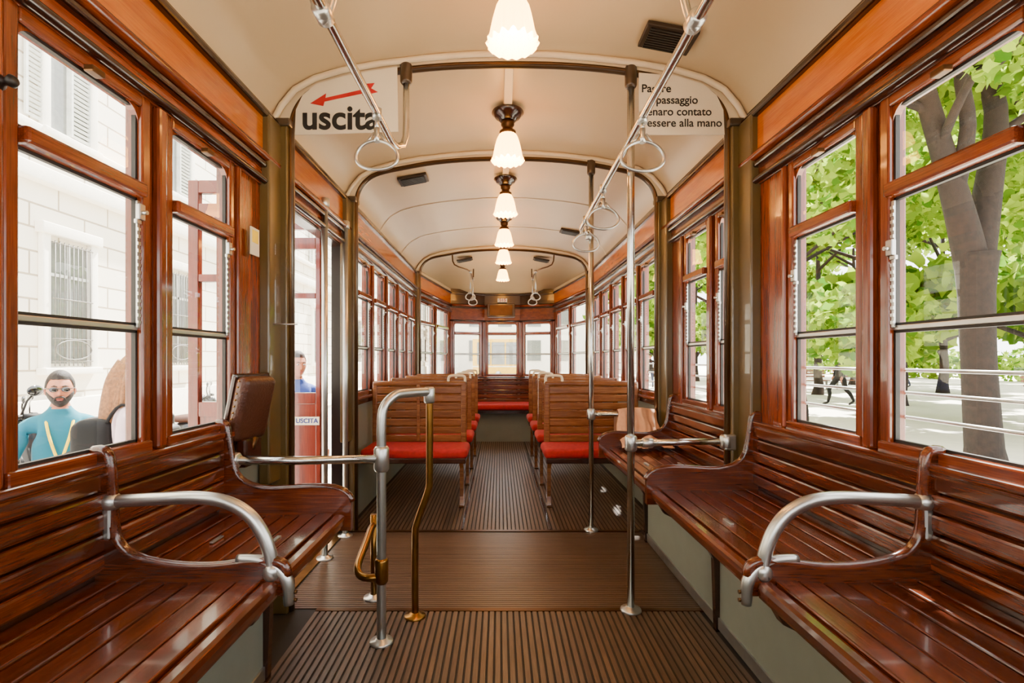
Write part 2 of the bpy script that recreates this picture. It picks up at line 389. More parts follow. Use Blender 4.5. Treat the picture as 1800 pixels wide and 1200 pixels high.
for i in range(3):
    x0=-.78+i*.53; 
    b.box(x0,x0+.49,8.1-.0,8.14,.50,.86,'dark_wood_x',.006)
    for k in range(4): b.box(x0+.02,x0+.47,8.09,8.105,.53+k*.08,.60+k*.08,'bench_wood_x',.004)
b.build()
for (x,y) in((.64,2.08),(-.67,3.71),(.68,5.24),(-.5,6.7),(.5,6.7)):
    b=B('ceiling_vent'); s=1 if x>0 else -1
    t=Matrix.Translation((x,y,2.437))@Euler((0,s*.19,0)).to_matrix().to_4x4(); b.M=t
    b.box(-.105,.105,-.075,.075,-.012,.006,'vent_metal',.004)
    for i in range(9): b.box(-.085,.085,-.06+i*.0145,-.052+i*.0145,-.018,-.010,'black_metal')
    b.build()
# ------------------------------------------------------------ lamps
for Y in(.72,1.76,2.80,3.83,4.85,5.75,7.0):
    b=B('ceiling_lamp'); c=(0,Y,2.485)
    b.lathe([(0,.0),(.085,.0),(.088,-.008),(.075,-.018),(.07,-.03),(.05,-.036),(.045,-.05),(.0,-.05)],c,'dark_wood_x',32)
    b.lathe([(0,-.05),(.036,-.05),(.036,-.075),(.028,-.085),(.03,-.10),(.045,-.108),(.045,-.125),(.03,-.128)],c,'bronze',24)
    pr=[(.036,-.118),(.048,-.13),(.058,-.15),(.066,-.18),(.072,-.21),(.077,-.24),(.083,-.262),(.088,-.272)]
    n_=96; vs=[]; cc=Vector(c)
    for k,(r,h) in enumerate(pr):
        for j in range(n_):
            a=2*math.pi*j/n_; am=.02+.04*(k/7)**2; rr=r*(1+am*math.cos(16*a)); hh=h+(.006*(k/7)**3)*math.cos(16*a)
            vs.append(cc+Vector((rr*math.cos(a),rr*math.sin(a),hh)))
    b.add(vs,[(i*n_+j,i*n_+(j+1)%n_,(i+1)*n_+(j+1)%n_,(i+1)*n_+j) for i in range(7) for j in range(n_)],'lamp_glass',True)
    b.ell((0,Y,2.485-.19),(.032,.032,.045),'lamp_bulb')
    b.build()

# ------------------------------------------------------------ benches along walls
SE=.59; SZ=.585
def bench(s,y0,y1,divs,name):
    b=B(name)
    nsl=7; w=(1.05-SE-.045)/nsl
    edges=sorted([y0,y1]+divs)
    for a,c in zip(edges,edges[1:]):
        a+=.006; c-=.006
        b.box(s*(SE),s*(SE+.045),a,c,SZ-.045,SZ-.002,'bench_wood_y',.014)
        for i in range(nsl):
            x=SE+.047+i*w; dz=-.006*math.sin(i/6*math.pi)
            b.box(s*x,s*(x+w-.006),a,c,SZ-.022+dz,SZ+dz,'bench_wood_y',.004)
            if i in(1,4): b.box(s*(x+w*.4),s*(x+w*.6),(a+c)/2-.03,(a+c)/2+.03,SZ-.003,SZ+.002,'alu',.001)
        for i in range(5):
            z=SZ+.02+i*.05
            b.box(s*(1.022),s*(1.048),a,c,z,z+.044,'bench_wood_y',.007)
        b.box(s*1.018,s*1.05,a,c,.85,.872,'bench_wood_y',.006)
    b.box(s*1.045,s*1.065,y0,y1,.50,.85,'dark_wood_y')
    b.box(s*(SE+.05),s*1.065,y0+.02,y1-.02,SZ-.06,SZ-.028,'dark_wood_y')
    b.box(s*.87,s*.90,y0,y1-.03,0.0,SZ-.05,'grey_panel',.003)
    b.box(s*.862,s*.872,y0,y1-.03,.012,.06,'alu',.002); b.box(s*.862,s*.872,y0,y1-.03,.30,.315,'grey_panel',.002)
    for yy in edges:
        b.prism([(s*.62,SZ-.06),(s*.88,SZ-.06),(s*.88,.0),(s*.855,.0),(s*.845,.30),(s*.78,.42),(s*.64,.49)],'Y',yy-.045,yy-.015,'dark_wood_z')
    return b
def divider(b,s,y,high=False):
    ol=[(1.06,.90),(1.03,.90),(1.018,.86),(1.01,.72),(.995,.67),(.95,.635),(.86,.615),(.76,.612),(.68,.622),(.62,.628),(.585,.618),(.575,.59),(.58,.545),(1.06,.545)]
    if high: ol=[(1.06,.90),(1.03,.90),(1.018,.84),(1.0,.74),(.96,.69),(.88,.665),(.76,.67),(.66,.672),(.60,.655),(.575,.62),(.575,.52),(1.06,.52)]
    ol=[(p.x,p.y) for p in catmull([(a,c,0) for a,c in ol[:-2]],3)]+ol[-2:]
    b.prism([(s*a,c) for a,c in ol],'Y',y-.014,y+.014,'bench_wood_x',False)
    b.tube([(s*a,y,c) for a,c in ol[:-2]],.0145,'bench_wood_x',8)
def armrest(name,s,y):
    b=B(name)
    P=[(1.02,.775),(.90,.782),(.80,.785),(.73,.775),(.675,.745),(.64,.70),(.62,.65),(.612,.60)]
    b.tube([(s*x,y,z) for x,z in P],.0165,'alu',14,k=5)
    b.ell((s*1.015,y,.775),(.024,.024,.024),'alu'); b.ell((s*.612,y,.60),(.024,.024,.026),'alu')
    b.box(s*1.005,s*1.03,y-.016,y+.016,.68,.79,'alu',.008)
    b.tube([(s*.70,y,.632),(s*.64,y,.628),(s*.60,y,.61),(s*.575,y-.002,.575),(s*.57,y-.004,.52)],[.012,.014,.016,.016,.012],'alu',12,k=4,flat=1)
    for z in(.55,.53): b.tube([(s*.558,y,z),(s*.552,y,z)],.005,'bronze',8)
    b.build()
b=bench(-1,-.6,1.83,[.35,1.28],'wooden_bench')
for y in(.35,1.28): divider(b,-1,y)
divider(b,-1,1.84,True); b.build()
b=bench(1,-.6,3.2,[.35,1.28,2.17],'wooden_bench')
for y in(.35,1.28,2.17): divider(b,1,y,y>2)
divider(b,1,3.2,True); b.build()
for s in(-1,1):
    for y in(.35,1.28): armrest('bench_armrest',s,y)

# ------------------------------------------------------------ poles and rails
def base(b,x,y,mat='alu'): b.lathe([(0,.02),(.022,.02),(.026,.012),(.045,.010),(.047,.004),(.047,.0)],(x,y,.004),mat,20)
def clamp(b,p,mat='alu',ax='Z',r=.027,h=.035): b.lathe([(0,-h),(r*.8,-h),(r,-h*.8),(r,h*.8),(r*.8,h),(0,h)],p,mat,20,axis=ax)
b=B('handrail_pole'); x=.545
b.tube([(x,Y1-.01,.01),(x,Y1-.01,1.9),(x,Y1-.01,2.43)],.0165,'chrome',16); base(b,x,Y1-.01); clamp(b,(x,Y1-.01,2.40),'hoop_paint',h=.05); clamp(b,(x,Y1-.01,.755))
b.tube([(x,Y1-.01,.755),(1.0,Y1-.01,.765)],.0155,'chrome',14); clamp(b,(.965,Y1-.03,.765),'alu',h=.03); clamp(b,(.62,Y1-.01,.756),'alu','X',.022,.025)
b.box(.95,1.0,Y1-.055,Y1-.03,.73,.80,'alu',.006); b.build()
b=B('handrail_pole'); x=.56
b.tube([(x,Y2-.01,.01),(x,Y2-.01,2.43)],.0165,'chrome',16); base(b,x,Y2-.01); clamp(b,(x,Y2-.01,2.40),'hoop_paint',h=.05); clamp(b,(x,Y2-.01,.77))
b.tube([(x,Y2-.01,.77),(.99,Y2-.01,.77)],.0155,'chrome',14); b.build()
for (x,y,zt) in((-1.035,2.90,2.03),(-1.03,3.27,2.0)):
    b=B('door_grab_pole'); b.tube([(x,y,.01),(x,y,zt)],.0175,'alu',16); base(b,x,y); clamp(b,(x,y,zt-.01),h=.025); b.box(x-.02,x+.005,y-.012,y+.012,zt-.03,zt+.0,'alu',.004); b.build()
b=B('barrier_rail')
A=(-.515,2.04)
b.tube([(A[0],A[1],.01),(A[0],A[1],.70),(A[0],A[1],.86),(A[0]+.008,A[1]+.01,.94),(A[0]+.045,A[1]+.05,.985),(A[0]+.09,A[1]+.11,.99),(-.36,2.235,.99)],.019,'alu',16,k=5)
base(b,*A); clamp(b,(A[0],A[1],.735),r=.03,h=.05); clamp(b,(A[0],A[1],.29),'brass',r=.027,h=.05)
b.tube([(-.355,2.245,1.0),(-.352,2.245,.95),(-.352,2.245,.62),(-.36,2.245,.55),(-.405,2.245,.42),(-.415,2.245,.34),(-.415,2.245,.01)],.0155,'brass',14,k=4); base(b,-.415,2.245,'brass')
clamp(b,(-.353,2.245,.975),'alu',r=.024,h=.035)
b.tube([(A[0],A[1],.735),(-.8,1.93,.75),(-1.02,1.86,.765)],.0165,'chrome',14)
clamp(b,(-1.015,1.862,.765),'alu','X',.028,.025); b.box(-1.03,-1.0,1.845,1.88,.66,.79,'alu',.006)
b.tube([(A[0],A[1],.265),(A[0]-.05,A[1]-.01,.265),(A[0]-.09,A[1]+.01,.27),(A[0]-.11,A[1]+.06,.29),(A[0]-.115,A[1]+.2,.325),(-.64,2.36,.345),(-.64,2.42,.35)],.0155,'brass',12,k=5)
b.tube([(-.64,2.42,.01),(-.64,2.42,.40)],.0155,'brass',12); base(b,-.64,2.42,'alu')
b.build()
def ring(b,x,y,zb,drop=.16,w=.078,h=.054,mat='alu'):
    zc=zb-drop
    b.tube([(x,y,zb+.016),(x,y,zb-.022)],.018,mat,14,flat=1)
    b.tube([(x,y,zb-.02),(x,y,zc+h+.045)],[.007,.010],mat,10)
    b.tube([(x,y,zc+h+.05),(x,y,zc+h+.02),(x,y,zc+h-.002)],[.011,.009,.012],mat,10)
    pts=[(x+w*math.cos(a),y,zc+h*math.sin(a)-.004*math.cos(2*a)) for a in [2*math.pi*i/32 for i in range(32)]]
    b.tube(pts,.0065,mat,10,cyc=True)
    b.tube([(x-w*.55,y,zc+h*.80),(x-.012,y,zc+h+.03)],.005,mat,8); b.tube([(x+w*.55,y,zc+h*.80),(x+.012,y,zc+h+.03)],.005,mat,8)
def bracket(b,x,y,z,top,w):
    b.tube([(x-.03*w,y,top),(x-.03*w,y,z+.12),(x-.028*w,y,z+.05),(x,y,z-.02),(x+.028*w,y,z+.05),(x+.03*w,y,z+.12),(x+.03*w,y,top)],.011,'alu',10,k=4)
    clamp(b,(x,y,z),'alu','Y',.024,.03)
b=B('overhead_handrail')
b.tube([(-.505,.2,2.03),(-.50,1.2,2.03),(-.50,2.15,2.05),(-.495,2.23,2.06),(-.475,2.28,2.085),(-.465,2.295,2.13),(-.463,2.295,2.2),(-.463,2.295,2.43)],.0145,'chrome',14)
bracket(b,-.503,1.33,2.03,2.47,1); bracket(b,-.505,.25,2.03,2.47,1); clamp(b,(-.463,2.295,2.41),'hoop_paint',h=.045)
ring(b,-.50,1.90,2.045); ring(b,-.502,.8,2.03); b.build()
b=B('overhead_handrail')
b.tube([(.475,.2,2.03),(.475,1.2,2.03),(.475,3.25,1.97),(.49,3.33,1.96),(.545,3.37,1.955)],.0145,'chrome',14)
bracket(b,.475,1.36,2.03,2.47,1); bracket(b,.475,.25,2.03,2.47,1)
ring(b,.475,1.86,2.01,.145); ring(b,.475,2.57,1.99,.155); ring(b,.475,3.08,1.975,.145); ring(b,.475,.8,2.03)
clamp(b,(.545,3.38,1.955),r=.024); b.build()
for s in(-1,1):
    b=B('overhead_handrail')
    b.tube([(s*.62,6.25,2.42),(s*.60,6.3,2.30),(s*.45,6.5,2.27),(s*.42,6.9,2.27),(s*.42,7.3,2.27),(s*.42,7.4,2.44)],.009,'bronze',10,k=3)
    ring(b,s*.42,6.6,2.27,.33,.06,.045); ring(b,s*.42,7.2,2.27,.33,.06,.045)
    b.build()
for s in(-1,1):
    b=B('blind_knob'); b.lathe([(0,.035),(.008,.033),(.013,.025),(.008,.015),(.009,.006),(.016,.0),(0,0)],(0,0,0),'black_metal',16)
    ob=b.build(); ob.rotation_euler=(0,-s*math.pi/2,0); ob.location=(s*1.033,1.012,1.68)

# ------------------------------------------------------------ signs
def text(body,parent,loc,size=None,width=None,mat='ink_black',off=0.0,rot=(math.pi/2,0,0),nm='lettering',xs=1.0):
    cu=bpy.data.curves.new(nm,'FONT'); cu.body=body; cu.size=size or 1.0; cu.extrude=.0008; cu.offset=off
    ob=bpy.data.objects.new(nm,cu); col.objects.link(ob); cu.materials.append(MATS[mat])
    bpy.context.view_layer.update()
    if width:
        k=width/ob.dimensions.x; cu.size=(size or 1.0)*k
    ob.location=loc; ob.rotation_euler=rot; ob.scale=(xs,1,1)
    ob.parent=parent
    return ob,cu.size
b=B('exit_sign'); ys_=Y1-.035
b.prism([(-.955,2.128),(-.495,2.145),(-.50,2.432),(-.62,2.412),(-.74,2.39),(-.86,2.355),(-.92,2.305),(-.95,2.24)],'Y',ys_,ys_+.006,'sign_white')
yf=ys_-.001
ax=[(-.885,2.268),(-.815,2.312),(-.818,2.292),(-.66,2.328),(-.672,2.352),(-.60,2.358),(-.615,2.335),(-.585,2.318),(-.655,2.303),(-.652,2.312),(-.822,2.276),(-.828,2.256)]
b.prism(ax,'Y',yf-.001,yf+.001,'ink_red'); so=b.build()
tx,_=text('uscita',so,(-.925,yf,2.155),width=.335)
tx.data.offset=.0035
b=B('notice_sign')
b.prism([(.575,2.13),(.955,2.13),(.95,2.24),(.92,2.305),(.86,2.355),(.74,2.392),(.575,2.405)],'Y',ys_,ys_+.006,'sign_white'); so=b.build()
_,sz=text('essere alla mano',so,(.61,yf,2.165),width=.33)
text('denaro contato',so,(.585,yf,2.215),size=sz); text('passaggio',so,(.65,yf,2.267),size=sz); text('Pagare',so,(.585,yf,2.318),size=sz)
for c_ in so.children: c_.data.offset=.0006
b=B('number_plate'); b.box(-.075,.075,8.03,8.038,2.03,2.09,'sign_white',.002); so=b.build(); text('515',so,(-.05,8.026,2.04),width=.1,mat='ink_red')
b=B('information_label'); b.box(-1.035,-1.03,2.03,2.10,1.55,1.66,'sign_white'); b.box(-1.03,-1.029,2.04,2.09,1.60,1.65,'lanyard_yellow'); b.build()
b=B('clear_notice_holder'); b.add([(-.998,2.16,1.28),(-.90,2.17,1.28),(-.90,2.17,1.62),(-.998,2.16,1.62)],[(0,1,2,3)],'window_glass'); b.tube([(-.998,2.158,1.28),(-.90,2.168,1.28)],.003,'alu',6); b.build()

# ------------------------------------------------------------ doors
def leaf(name,Y,x0,x1,sign=False):
    b=B(name); t=.018
    b.box(x0,x0+.05,Y-t,Y+t,-.3,1.98,'door_wood_z',.004); b.box(x1-.03,x1,Y-t,Y+t,-.3,1.98,'door_wood_z',.004)
    for (a,c) in((1.92,1.98),(1.80,1.87),(1.50,1.535),(.86,.93),(.30,.36)): b.box(x0+.05,x1-.03,Y-t,Y+t,a,c,'door_wood_z',.004)
    b.box(x0+.05,x1-.03,Y-.008,Y+.008,.36,.86,'door_wood_z'); b.box(x0+.05,x1-.03,Y-.01,Y+.01,-.3,.30,'olive_paint')
    b.add([(x0+.05,Y,.93),(x1-.03,Y,.93),(x1-.03,Y,1.92),(x0+.05,Y,1.92)],[(0,1,2,3)],'window_glass')
    if sign: b.box(x1-.155,x1-.005,Y-.026,Y-.018,.735,.785,'sign_white')
    ob=b.build()
    if sign:
        t_,_=text('USCITA',ob,(x1-.146,Y-.028,.748),width=.132,mat='ink_blue'); t_.data.offset=.0006
    return ob
leaf('door_1',3.12,-1.55,-1.13,True)
leaf('door_2',2.44,-1.52,-1.14)
b=B('door_frame')
b.box(-1.13,-1.03,3.34,3.40,-.3,1.90,'dark_wood_z',.006); b.box(-1.13,-1.06,3.30,3.34,-.3,1.90,'black_metal',.004)
b.box(-1.13,-1.04,2.39,2.44,-.3,1.90,'olive_paint',.006); b.box(-1.14,-1.06,2.44,3.34,1.86,1.93,'dark_wood_y',.006)
b.box(-1.45,-1.10,2.46,3.34,-.35,-.30,'alu',.004); b.box(-1.13,-1.05,2.44,3.34,-.02,.009,'brass',.003)
b.build()

# ------------------------------------------------------------ folding seat
b=B('folding_seat')
b.M=Matrix.Translation((-1.0,1.97,.945))@Euler((0,math.radians(14),math.radians(-18))).to_matrix().to_4x4()
b.box(-.028,.028,-.085,.085,-.125,.125,'leather',.026); b.box(-.038,-.016,-.09,.09,-.13,.13,'dark_wood_z',.01)
for k in range(10): b.ell((.0,-.087,-.11+k*.0245),(.004,.003,.004),'brass',nu=8,nv=6)
b.M=Matrix.Identity(4); b.tube([(-1.0,2.0,.83),(-1.01,1.99,.79),(-1.035,1.98,.76)],.014,'bronze',10); b.box(-1.045,-1.0,1.93,2.06,.72,.83,'dark_wood_z',.01)
b.build()

# ------------------------------------------------------------ transverse seats
def seat(s,yb,rev=False):
    b=B('passenger_seat'); d=-1 if not rev else 1
    xi,xo=.30,1.03
    yo=yb
    b.box(s*xi,s*(xi+.045),yo-.014,yo+.022,.40,.95,'seatback_wood_x',.01)
    b.box(s*(xo-.04),s*xo,yo-.014,yo+.022,.40,.95,'seatback_wood_x',.01)
    b.box(s*xi,s*xo,yo-.016,yo+.026,.925,.965,'seatback_wood_x',.014)
    b.box(s*.66,s*.685,yo-.016,yo+.02,.50,.94,'seatback_wood_x',.004)
    for k in range(7): b.box(s*(xi+.04),s*(xo-.03),yo-.008,yo+.012,.495+k*.062,.549+k*.062,'seatback_wood_x',.006)
    ya,yc=sorted((yo+d*.015,yo+d*.37))
    b.box(s*(xi-.03),s*xo,ya,yc,.43,.50,'red_velvet',.03)
    b.box(s*(xi-.015),s*xo,ya+.01,yc-.01,.395,.435,'dark_wood_x',.006)
    for xx in(xi+.02,):
        b.prism([(yo-.06,.006),(yo+.03,.006),(yo+.012,.05),(yo+.0,.25),(yo+.02,.42),(yo-.18,.42),(yo-.05,.30),(yo-.035,.08)],'X',s*xx,s*(xx+.03),'seatback_wood_x')
        b.box(s*(xx-.005),s*(xx+.035),yo-.08,yo+.045,.004,.018,'bronze',.003)
    b.tube([(s*.315,yo,.94),(s*.312,yo,.985),(s*.33,yo,1.005),(s*.42,yo,1.005),(s*.44,yo,.985),(s*.44,yo,.955)],.010,'rim_paint',10,k=3)
    b.build()
for s in(-1,1):
    for y in(3.97,4.66,5.35,6.04): seat(s,y)
b=B('rear_bench')
b.prism([(-.86,6.95),(.86,6.95),(.80,7.5),(-.80,7.5)],'Z',.40,.44,'dark_wood_x'); b.prism([(-.70,7.05),(.62,7.05),(.60,7.45),(-.68,7.45)],'Z',.0,.40,'grey_panel')
b.box(-.84,.84,6.93,7.46,.44,.52,'red_velvet',.03)
for k in range(5): b.box(-.82,.82,7.47,7.50,.50+k*.066,.56+k*.066,'bench_wood_x',.006)
b.box(-.84,.84,7.46,7.52,.83,.86,'bench_wood_x',.01)
b.build()

# ------------------------------------------------------------ jacket : one cloth hanging over the bar and pooling on the bench end
b=B('draped_jacket'); nu,nv=48,44; vs=[]
for i in range(nv+1):
    v=i/nv
    for j in range(nu+1):
        u=j/nu; ed_=math.sin(u*math.pi)**.3 if 0<u<1 else 0
        if v<.72:
            t=v/.72
            spread=1.0+.30*(1-t)**1.2
            x=.85+(u-.5)*.25*spread
            if t<.3: y=3.06+.13*t/.3; z=.602+.03*t/.3
            else: q=(t-.3)/.7; y=3.19+.165*q**.7; z=.632+.17*q
        else:
            t=(v-.72)/.28; a=math.pi*min(1,t*2.0); x=.85+(u-.5)*.25
            y=3.375+.018*(1-math.cos(a)); z=.802-.010*(1-math.cos(a))-.18*max(0,t-.5)*2
        fold=(.5+.5*math.sin(u*21+v*1.8+.8*math.sin(v*6)))*ed_
        w=.024*fold+.006*math.sin(u*43-v*9)*ed_
        edge=1-abs(v-.72)*2.2
        if v<.72: y-=w*(1.1-.4*t); z+=.022*(1-t)*abs(math.sin(u*8+v*13))*ed_+.010*math.sin(u*12)
        else: y+=w*.5
        z+=.014*math.sin(u*3.14)*max(0,edge)
        vs.append((x+.008*math.sin(v*12+u*5),y,max(z,.603) if y<3.22 else z))
b.add(vs,[(i*(nu+1)+j,i*(nu+1)+j+1,(i+1)*(nu+1)+j+1,(i+1)*(nu+1)+j) for i in range(nv) for j in range(nu)],'jacket_cloth',True)
b.tube([(.765,3.345,.79),(.745,3.30,.74),(.74,3.26,.68),(.745,3.20,.635),(.76,3.12,.622),(.80,3.05,.62)],[.018,.028,.030,.030,.028,.022],'jacket_cloth',14,k=5,flat=.6)
b.build(recalc=False)

# ------------------------------------------------------------ exterior ground
b=B('street_ground'); b.box(-12,1.0,-20,90,-.80,-.72,'asphalt'); b.build()
b=B('pavement_island'); b.box(-2.75,-1.6,-10,58,-.72,-.60,'pavement_stone',.01); b.build()
b=B('sidewalk'); b.box(-8.85,-6.6,-20,58,-.72,-.62,'pavement_stone'); b.build()
b=B('plaza_ground'); b.box(1.9,90,-20,110,-.6,-.30,'gravel_plaza'); b.box(1.0,1.9,-20,90,-.8,-.6,'asphalt'); b.box(1.85,2.0,-20,90,-.6,-.27,'pavement_stone'); b.build()
def facade(name,X,ya,yb,off,pitch=3.6):
    b=B(name)
    b.box(X-.4,X,ya,yb,-.7,16,'facade_stone')
    b.box(X,X+.12,ya,yb,-.7,.35,'facade_trim',.02); b.box(X,X+.22,ya,yb,4.55,4.85,'facade_trim',.03); b.box(X,X+.16,ya,yb,5.5,5.66,'facade_trim',.03); b.box(X,X+.5,ya,yb,10.6,11.0,'facade_trim',.05)
    y=off
    while y<yb-1.2:
        if y>ya+.5:
            for (z0,z1,bars) in((1.05,3.5,True),(5.75,8.6,False)):
                b.box(X+.0,X+.12,y-.18,y,z0-.1,z1+.2,'facade_trim',.02); b.box(X,X+.12,y+1,y+1.18,z0-.1,z1+.2,'facade_trim',.02)
                b.box(X,X+.18,y-.25,y+1.25,z1+.1,z1+.32,'facade_trim',.02); b.box(X,X+.2,y-.22,y+1.22,z0-.22,z0-.08,'facade_trim',.02)
                b.box(X,X+.015,y,y+1,z0,z1,'dark_window')
                b.box(X+.015,X+.05,y+.47,y+.53,z0,z1,'shutter'); b.box(X+.015,X+.05,y,y+1,z1-.7,z1-.64,'shutter')
                if bars:
                    for k in range(9): b.tube([(X+.14,y+.06+k*.11,z0-.05),(X+.14,y+.06+k*.11,z1)],.012,'iron_grey',6)
                    for z in(z0+.05,z0+.5,z0+1.3,z1-.05): b.tube([(X+.14,y,z),(X+.14,y+1,z)],.014,'iron_grey',6)
                    b.tube([(X+.16,y+.5+.45*math.cos(a),z0+.28+.2*math.sin(a)) for a in [i*math.pi/8 for i in range(16)]],.012,'iron_grey',6,cyc=True)
                else:
                    for q in(y-.52,y+.5):
                        for k in range(30): b.box(X+.05,X+.09,q+.04,q+.48,z0+k*.095,z0+k*.095+.06,'shutter',rot=(0,.5,0))
                        b.box(X+.05,X+.1,q,q+.05,z0,z1,'shutter'); b.box(X+.05,X+.1,q+.47,q+.52,z0,z1,'shutter')
        y+=pitch
    b.build()
facade('building_facade',-9.0,-14,75,-7.9)
b=B('distant_building'); b.box(-8.4,16,60,64,-.7,14,'facade_trim')
for i in range(6):
    for z in(1,5,9): b.box(-7+i*3.4,-5.4+i*3.4,59.9,60.02,z,z+2.4,'dark_window')
b.build()

# ------------------------------------------------------------ trees
def leafmesh(b,centers,count,size):
    cs=np.array([c[:3] for c in centers]); rs=np.array([c[3] for c in centers])
    w=rs**2; idx=rng.choice(len(cs),count,p=w/w.sum())
    d=rng.normal(size=(count,3)); d/=np.linalg.norm(d,axis=1)[:,None]; rad=rng.random(count)**.45
    P=cs[idx]+d*(rs[idx]*rad)[:,None]*np.array([1,1,.75])
    a=rng.normal(size=(count,3)); a/=np.linalg.norm(a,axis=1)[:,None]
    t=rng.normal(size=(count,3)); t[:,2]*=.6; u=np.cross(a,t); u/=np.linalg.norm(u,axis=1)[:,None]; v=np.cross(a,u)
    S=(size*(.6+.8*rng.random(count)))[:,None]
    shp=[(0,-.5),(.28,-.42),(.55,-.1),(.25,.1),(0,.6),(-.25,.1),(-.55,-.1),(-.28,-.42)]
    V=np.stack([P+u*S*x+v*S*y for x,y in shp],axis=1).reshape(-1,3)
    k=len(shp); o=len(b.v)
    if 'leaves' not in b.mats: b.mats.append('leaves')
    mi=b.mats.index('leaves')
    b.v.extend(map(tuple,V.tolist())); b.f.extend([tuple(range(o+i*k,o+i*k+k)) for i in range(count)]); b.mi.extend([mi]*count); b.sm.extend([False]*count)
b=B('plane_tree')
b.tube([(6.24,6.6,-.32),(6.20,6.6,.0),(6.15,6.62,1.07),(6.10,6.6,2.0),(6.08,6.58,2.5)],[.28,.20,.18,.19,.24],'bark',14,k=4)
b.tube([(6.05,6.6,2.35),(5.85,6.55,2.98),(5.60,6.5,3.7),(5.27,6.4,4.5),(5.05,6.3,5.2),(4.9,6.2,6.3)],[.19,.16,.13,.11,.09,.05],'bark',12,k=4)
b.tube([(6.1,6.6,2.35),(6.30,6.65,3.34),(6.45,6.7,4.4),(6.28,6.8,5.4),(6.5,7,6.8)],[.19,.15,.12,.10,.05],'bark',12,k=4)
b.tube([(5.75,6.5,3.3),(5.72,6.3,4.0),(5.55,6.2,4.7),(5.75,6.1,5.4),(5.6,6,6.3)],[.10,.08,.07,.06,.03],'bark',10,k=4)
for p in ([(5.4,6.4,4.2),(5.0,6.5,4.4),(4.6,6.8,4.35),(4.2,7,4.6)],[(5.7,6.5,3.5),(5.3,6.7,3.5),(4.9,7.1,3.3),(4.5,7.4,3.4)],[(6.4,6.7,4),(6.9,6.4,4.4),(7.4,6,4.5),(7.9,5.7,4.9)],[(6.2,6.7,3.2),(6.7,7.2,3.5),(7.2,7.8,3.4),(7.6,8.2,3.7)],[(5.5,6.4,3.9),(5.3,5.8,4.3),(5.1,5.2,4.2),(4.9,4.6,4.5)]):
    b.tube(p,[.06,.045,.03,.012],'bark',8,k=4)
leafmesh(b,[(4.4,7.2,4.3,1.0),(5.2,6.2,5.4,1.2),(6.4,6.8,5.6,1.5),(7.6,6,4.8,1.2),(7.5,8,3.9,1.1),(4.7,7.4,3.3,.7),(5,4.9,4.6,.9),(5.6,7.6,4.9,1.1),(6.6,5.4,5.4,1.1),(6.9,7.2,2.9,.6)],9500,.13)
b.build(recalc=False)
def tree(name,x,y,h,r,seed,leaf=.16,cnt=5000,low=2.2,g=-.32):
    b=B(name); rr=random.Random(seed)
    b.tube([(x,y,g),(x+.05,y,g+.4),(x-.03,y+.05,low*.6),(x+.05,y,low+.6),(x,y,h*.75)],[r*1.4,r,r*.85,r*.75,r*.3],'bark',10,k=3)
    cs=[]
    for i in range(11):
        a=rr.random()*6.28; z=low+.1+rr.random()*(h-low); q=.8+rr.random()*1.6
        e=(x+q*math.cos(a),y+q*math.sin(a),z); z0=max(low*.7,z-1.2)
        b.tube([(x,y,z0),(x+q*.5*math.cos(a),y+q*.5*math.sin(a),z0+.6),e],[r*.4,r*.28,.015],'bark',7,k=3)
        cs.append((e[0],e[1],e[2],.75+rr.random()*.6))
    leafmesh(b,cs,cnt,leaf); return b.build(recalc=False)
tree('plane_tree',6.25,10.7,6.5,.10,1,.15,8500,1.6)
tree('plane_tree',6.3,15.0,7,.12,2,.18,6500,1.7); tree('plane_tree',6.4,19.5,7,.12,3,.2,5000,2); tree('plane_tree',6.4,25,7.5,.13,4,.24,4000,2.2)
base_tree=tree('plane_tree',0,0,8,.16,5,.34,3800,1.6,0)
base_tree.location=(13,11,-.32)
def inst(o,x,y,z,rz,sc):
    n=bpy.data.objects.new(o.name.split('.')[0],o.data); col.objects.link(n); n.location=(x,y,z); n.rotation_euler=(0,0,rz); n.scale=(sc,)*3; return n
k=0
for (x,y,s) in[(9.6,8.6,.85),(9.3,13,.85),(12.5,16,1),(13,21,1.1),(12.5,27,1.1),(13,34,1.2),(19,15,1.3),(19,22,1.2),(20,29,1.3),(20,37,1.3),(20,47,1.5),(13,6,1),(13,43,1.2),(27,20,1.6),(28,30,1.6),(30,42,1.8),(27,55,1.8)]:
    k+=1; inst(base_tree,x,y,-.35,k*1.3,s)
b=B('hedge'); leafmesh(b,[(33+math.sin(i)*1.0,16+i*2.2,.8,1.7) for i in range(28)],9000,.35); b.build(recalc=False)
for (x,y) in((17.5,24.5),(14.3,24.5),(21,19.0)):
    b=B('park_bench'); L=1.4
    for k in range(4): b.box(x-L,x+L,y-.2+k*.11,y-.11+k*.11,.13,.165,'park_bench_wood',.008)
    for k in range(3): b.box(x-L,x+L,y+.27+k*.02,y+.30+k*.02,.28+k*.13,.38+k*.13,'park_bench_wood',.008)
    for q in(-L+.2,0,L-.2): b.prism([(y-.2,-.30),(y-.14,-.30),(y-.12,.10),(y+.22,.10),(y+.26,-.30),(y+.32,-.30),(y+.36,.66),(y+.31,.66),(y+.25,.14),(y-.2,.14)],'X',x+q-.03,x+q+.03,'iron_grey')
    b.build()
b=B('distant_tram'); 
ol=[(-1.15,-.35),(-1.2,.2),(-1.2,2.1),(-1.0,2.45),(-.5,2.65),(.5,2.65),(1.0,2.45),(1.2,2.1),(1.2,.2),(1.15,-.35)]
b.M=Matrix.Translation((-.1,24,0))
b.prism(ol[:3]+ol[7:],'Y',0,12,'tram_yellow'); b.prism([(-1.2,2.1),(-1.0,2.45),(-.5,2.65),(.5,2.65),(1.0,2.45),(1.2,2.1)],'Y',0,12,'tram_cream')
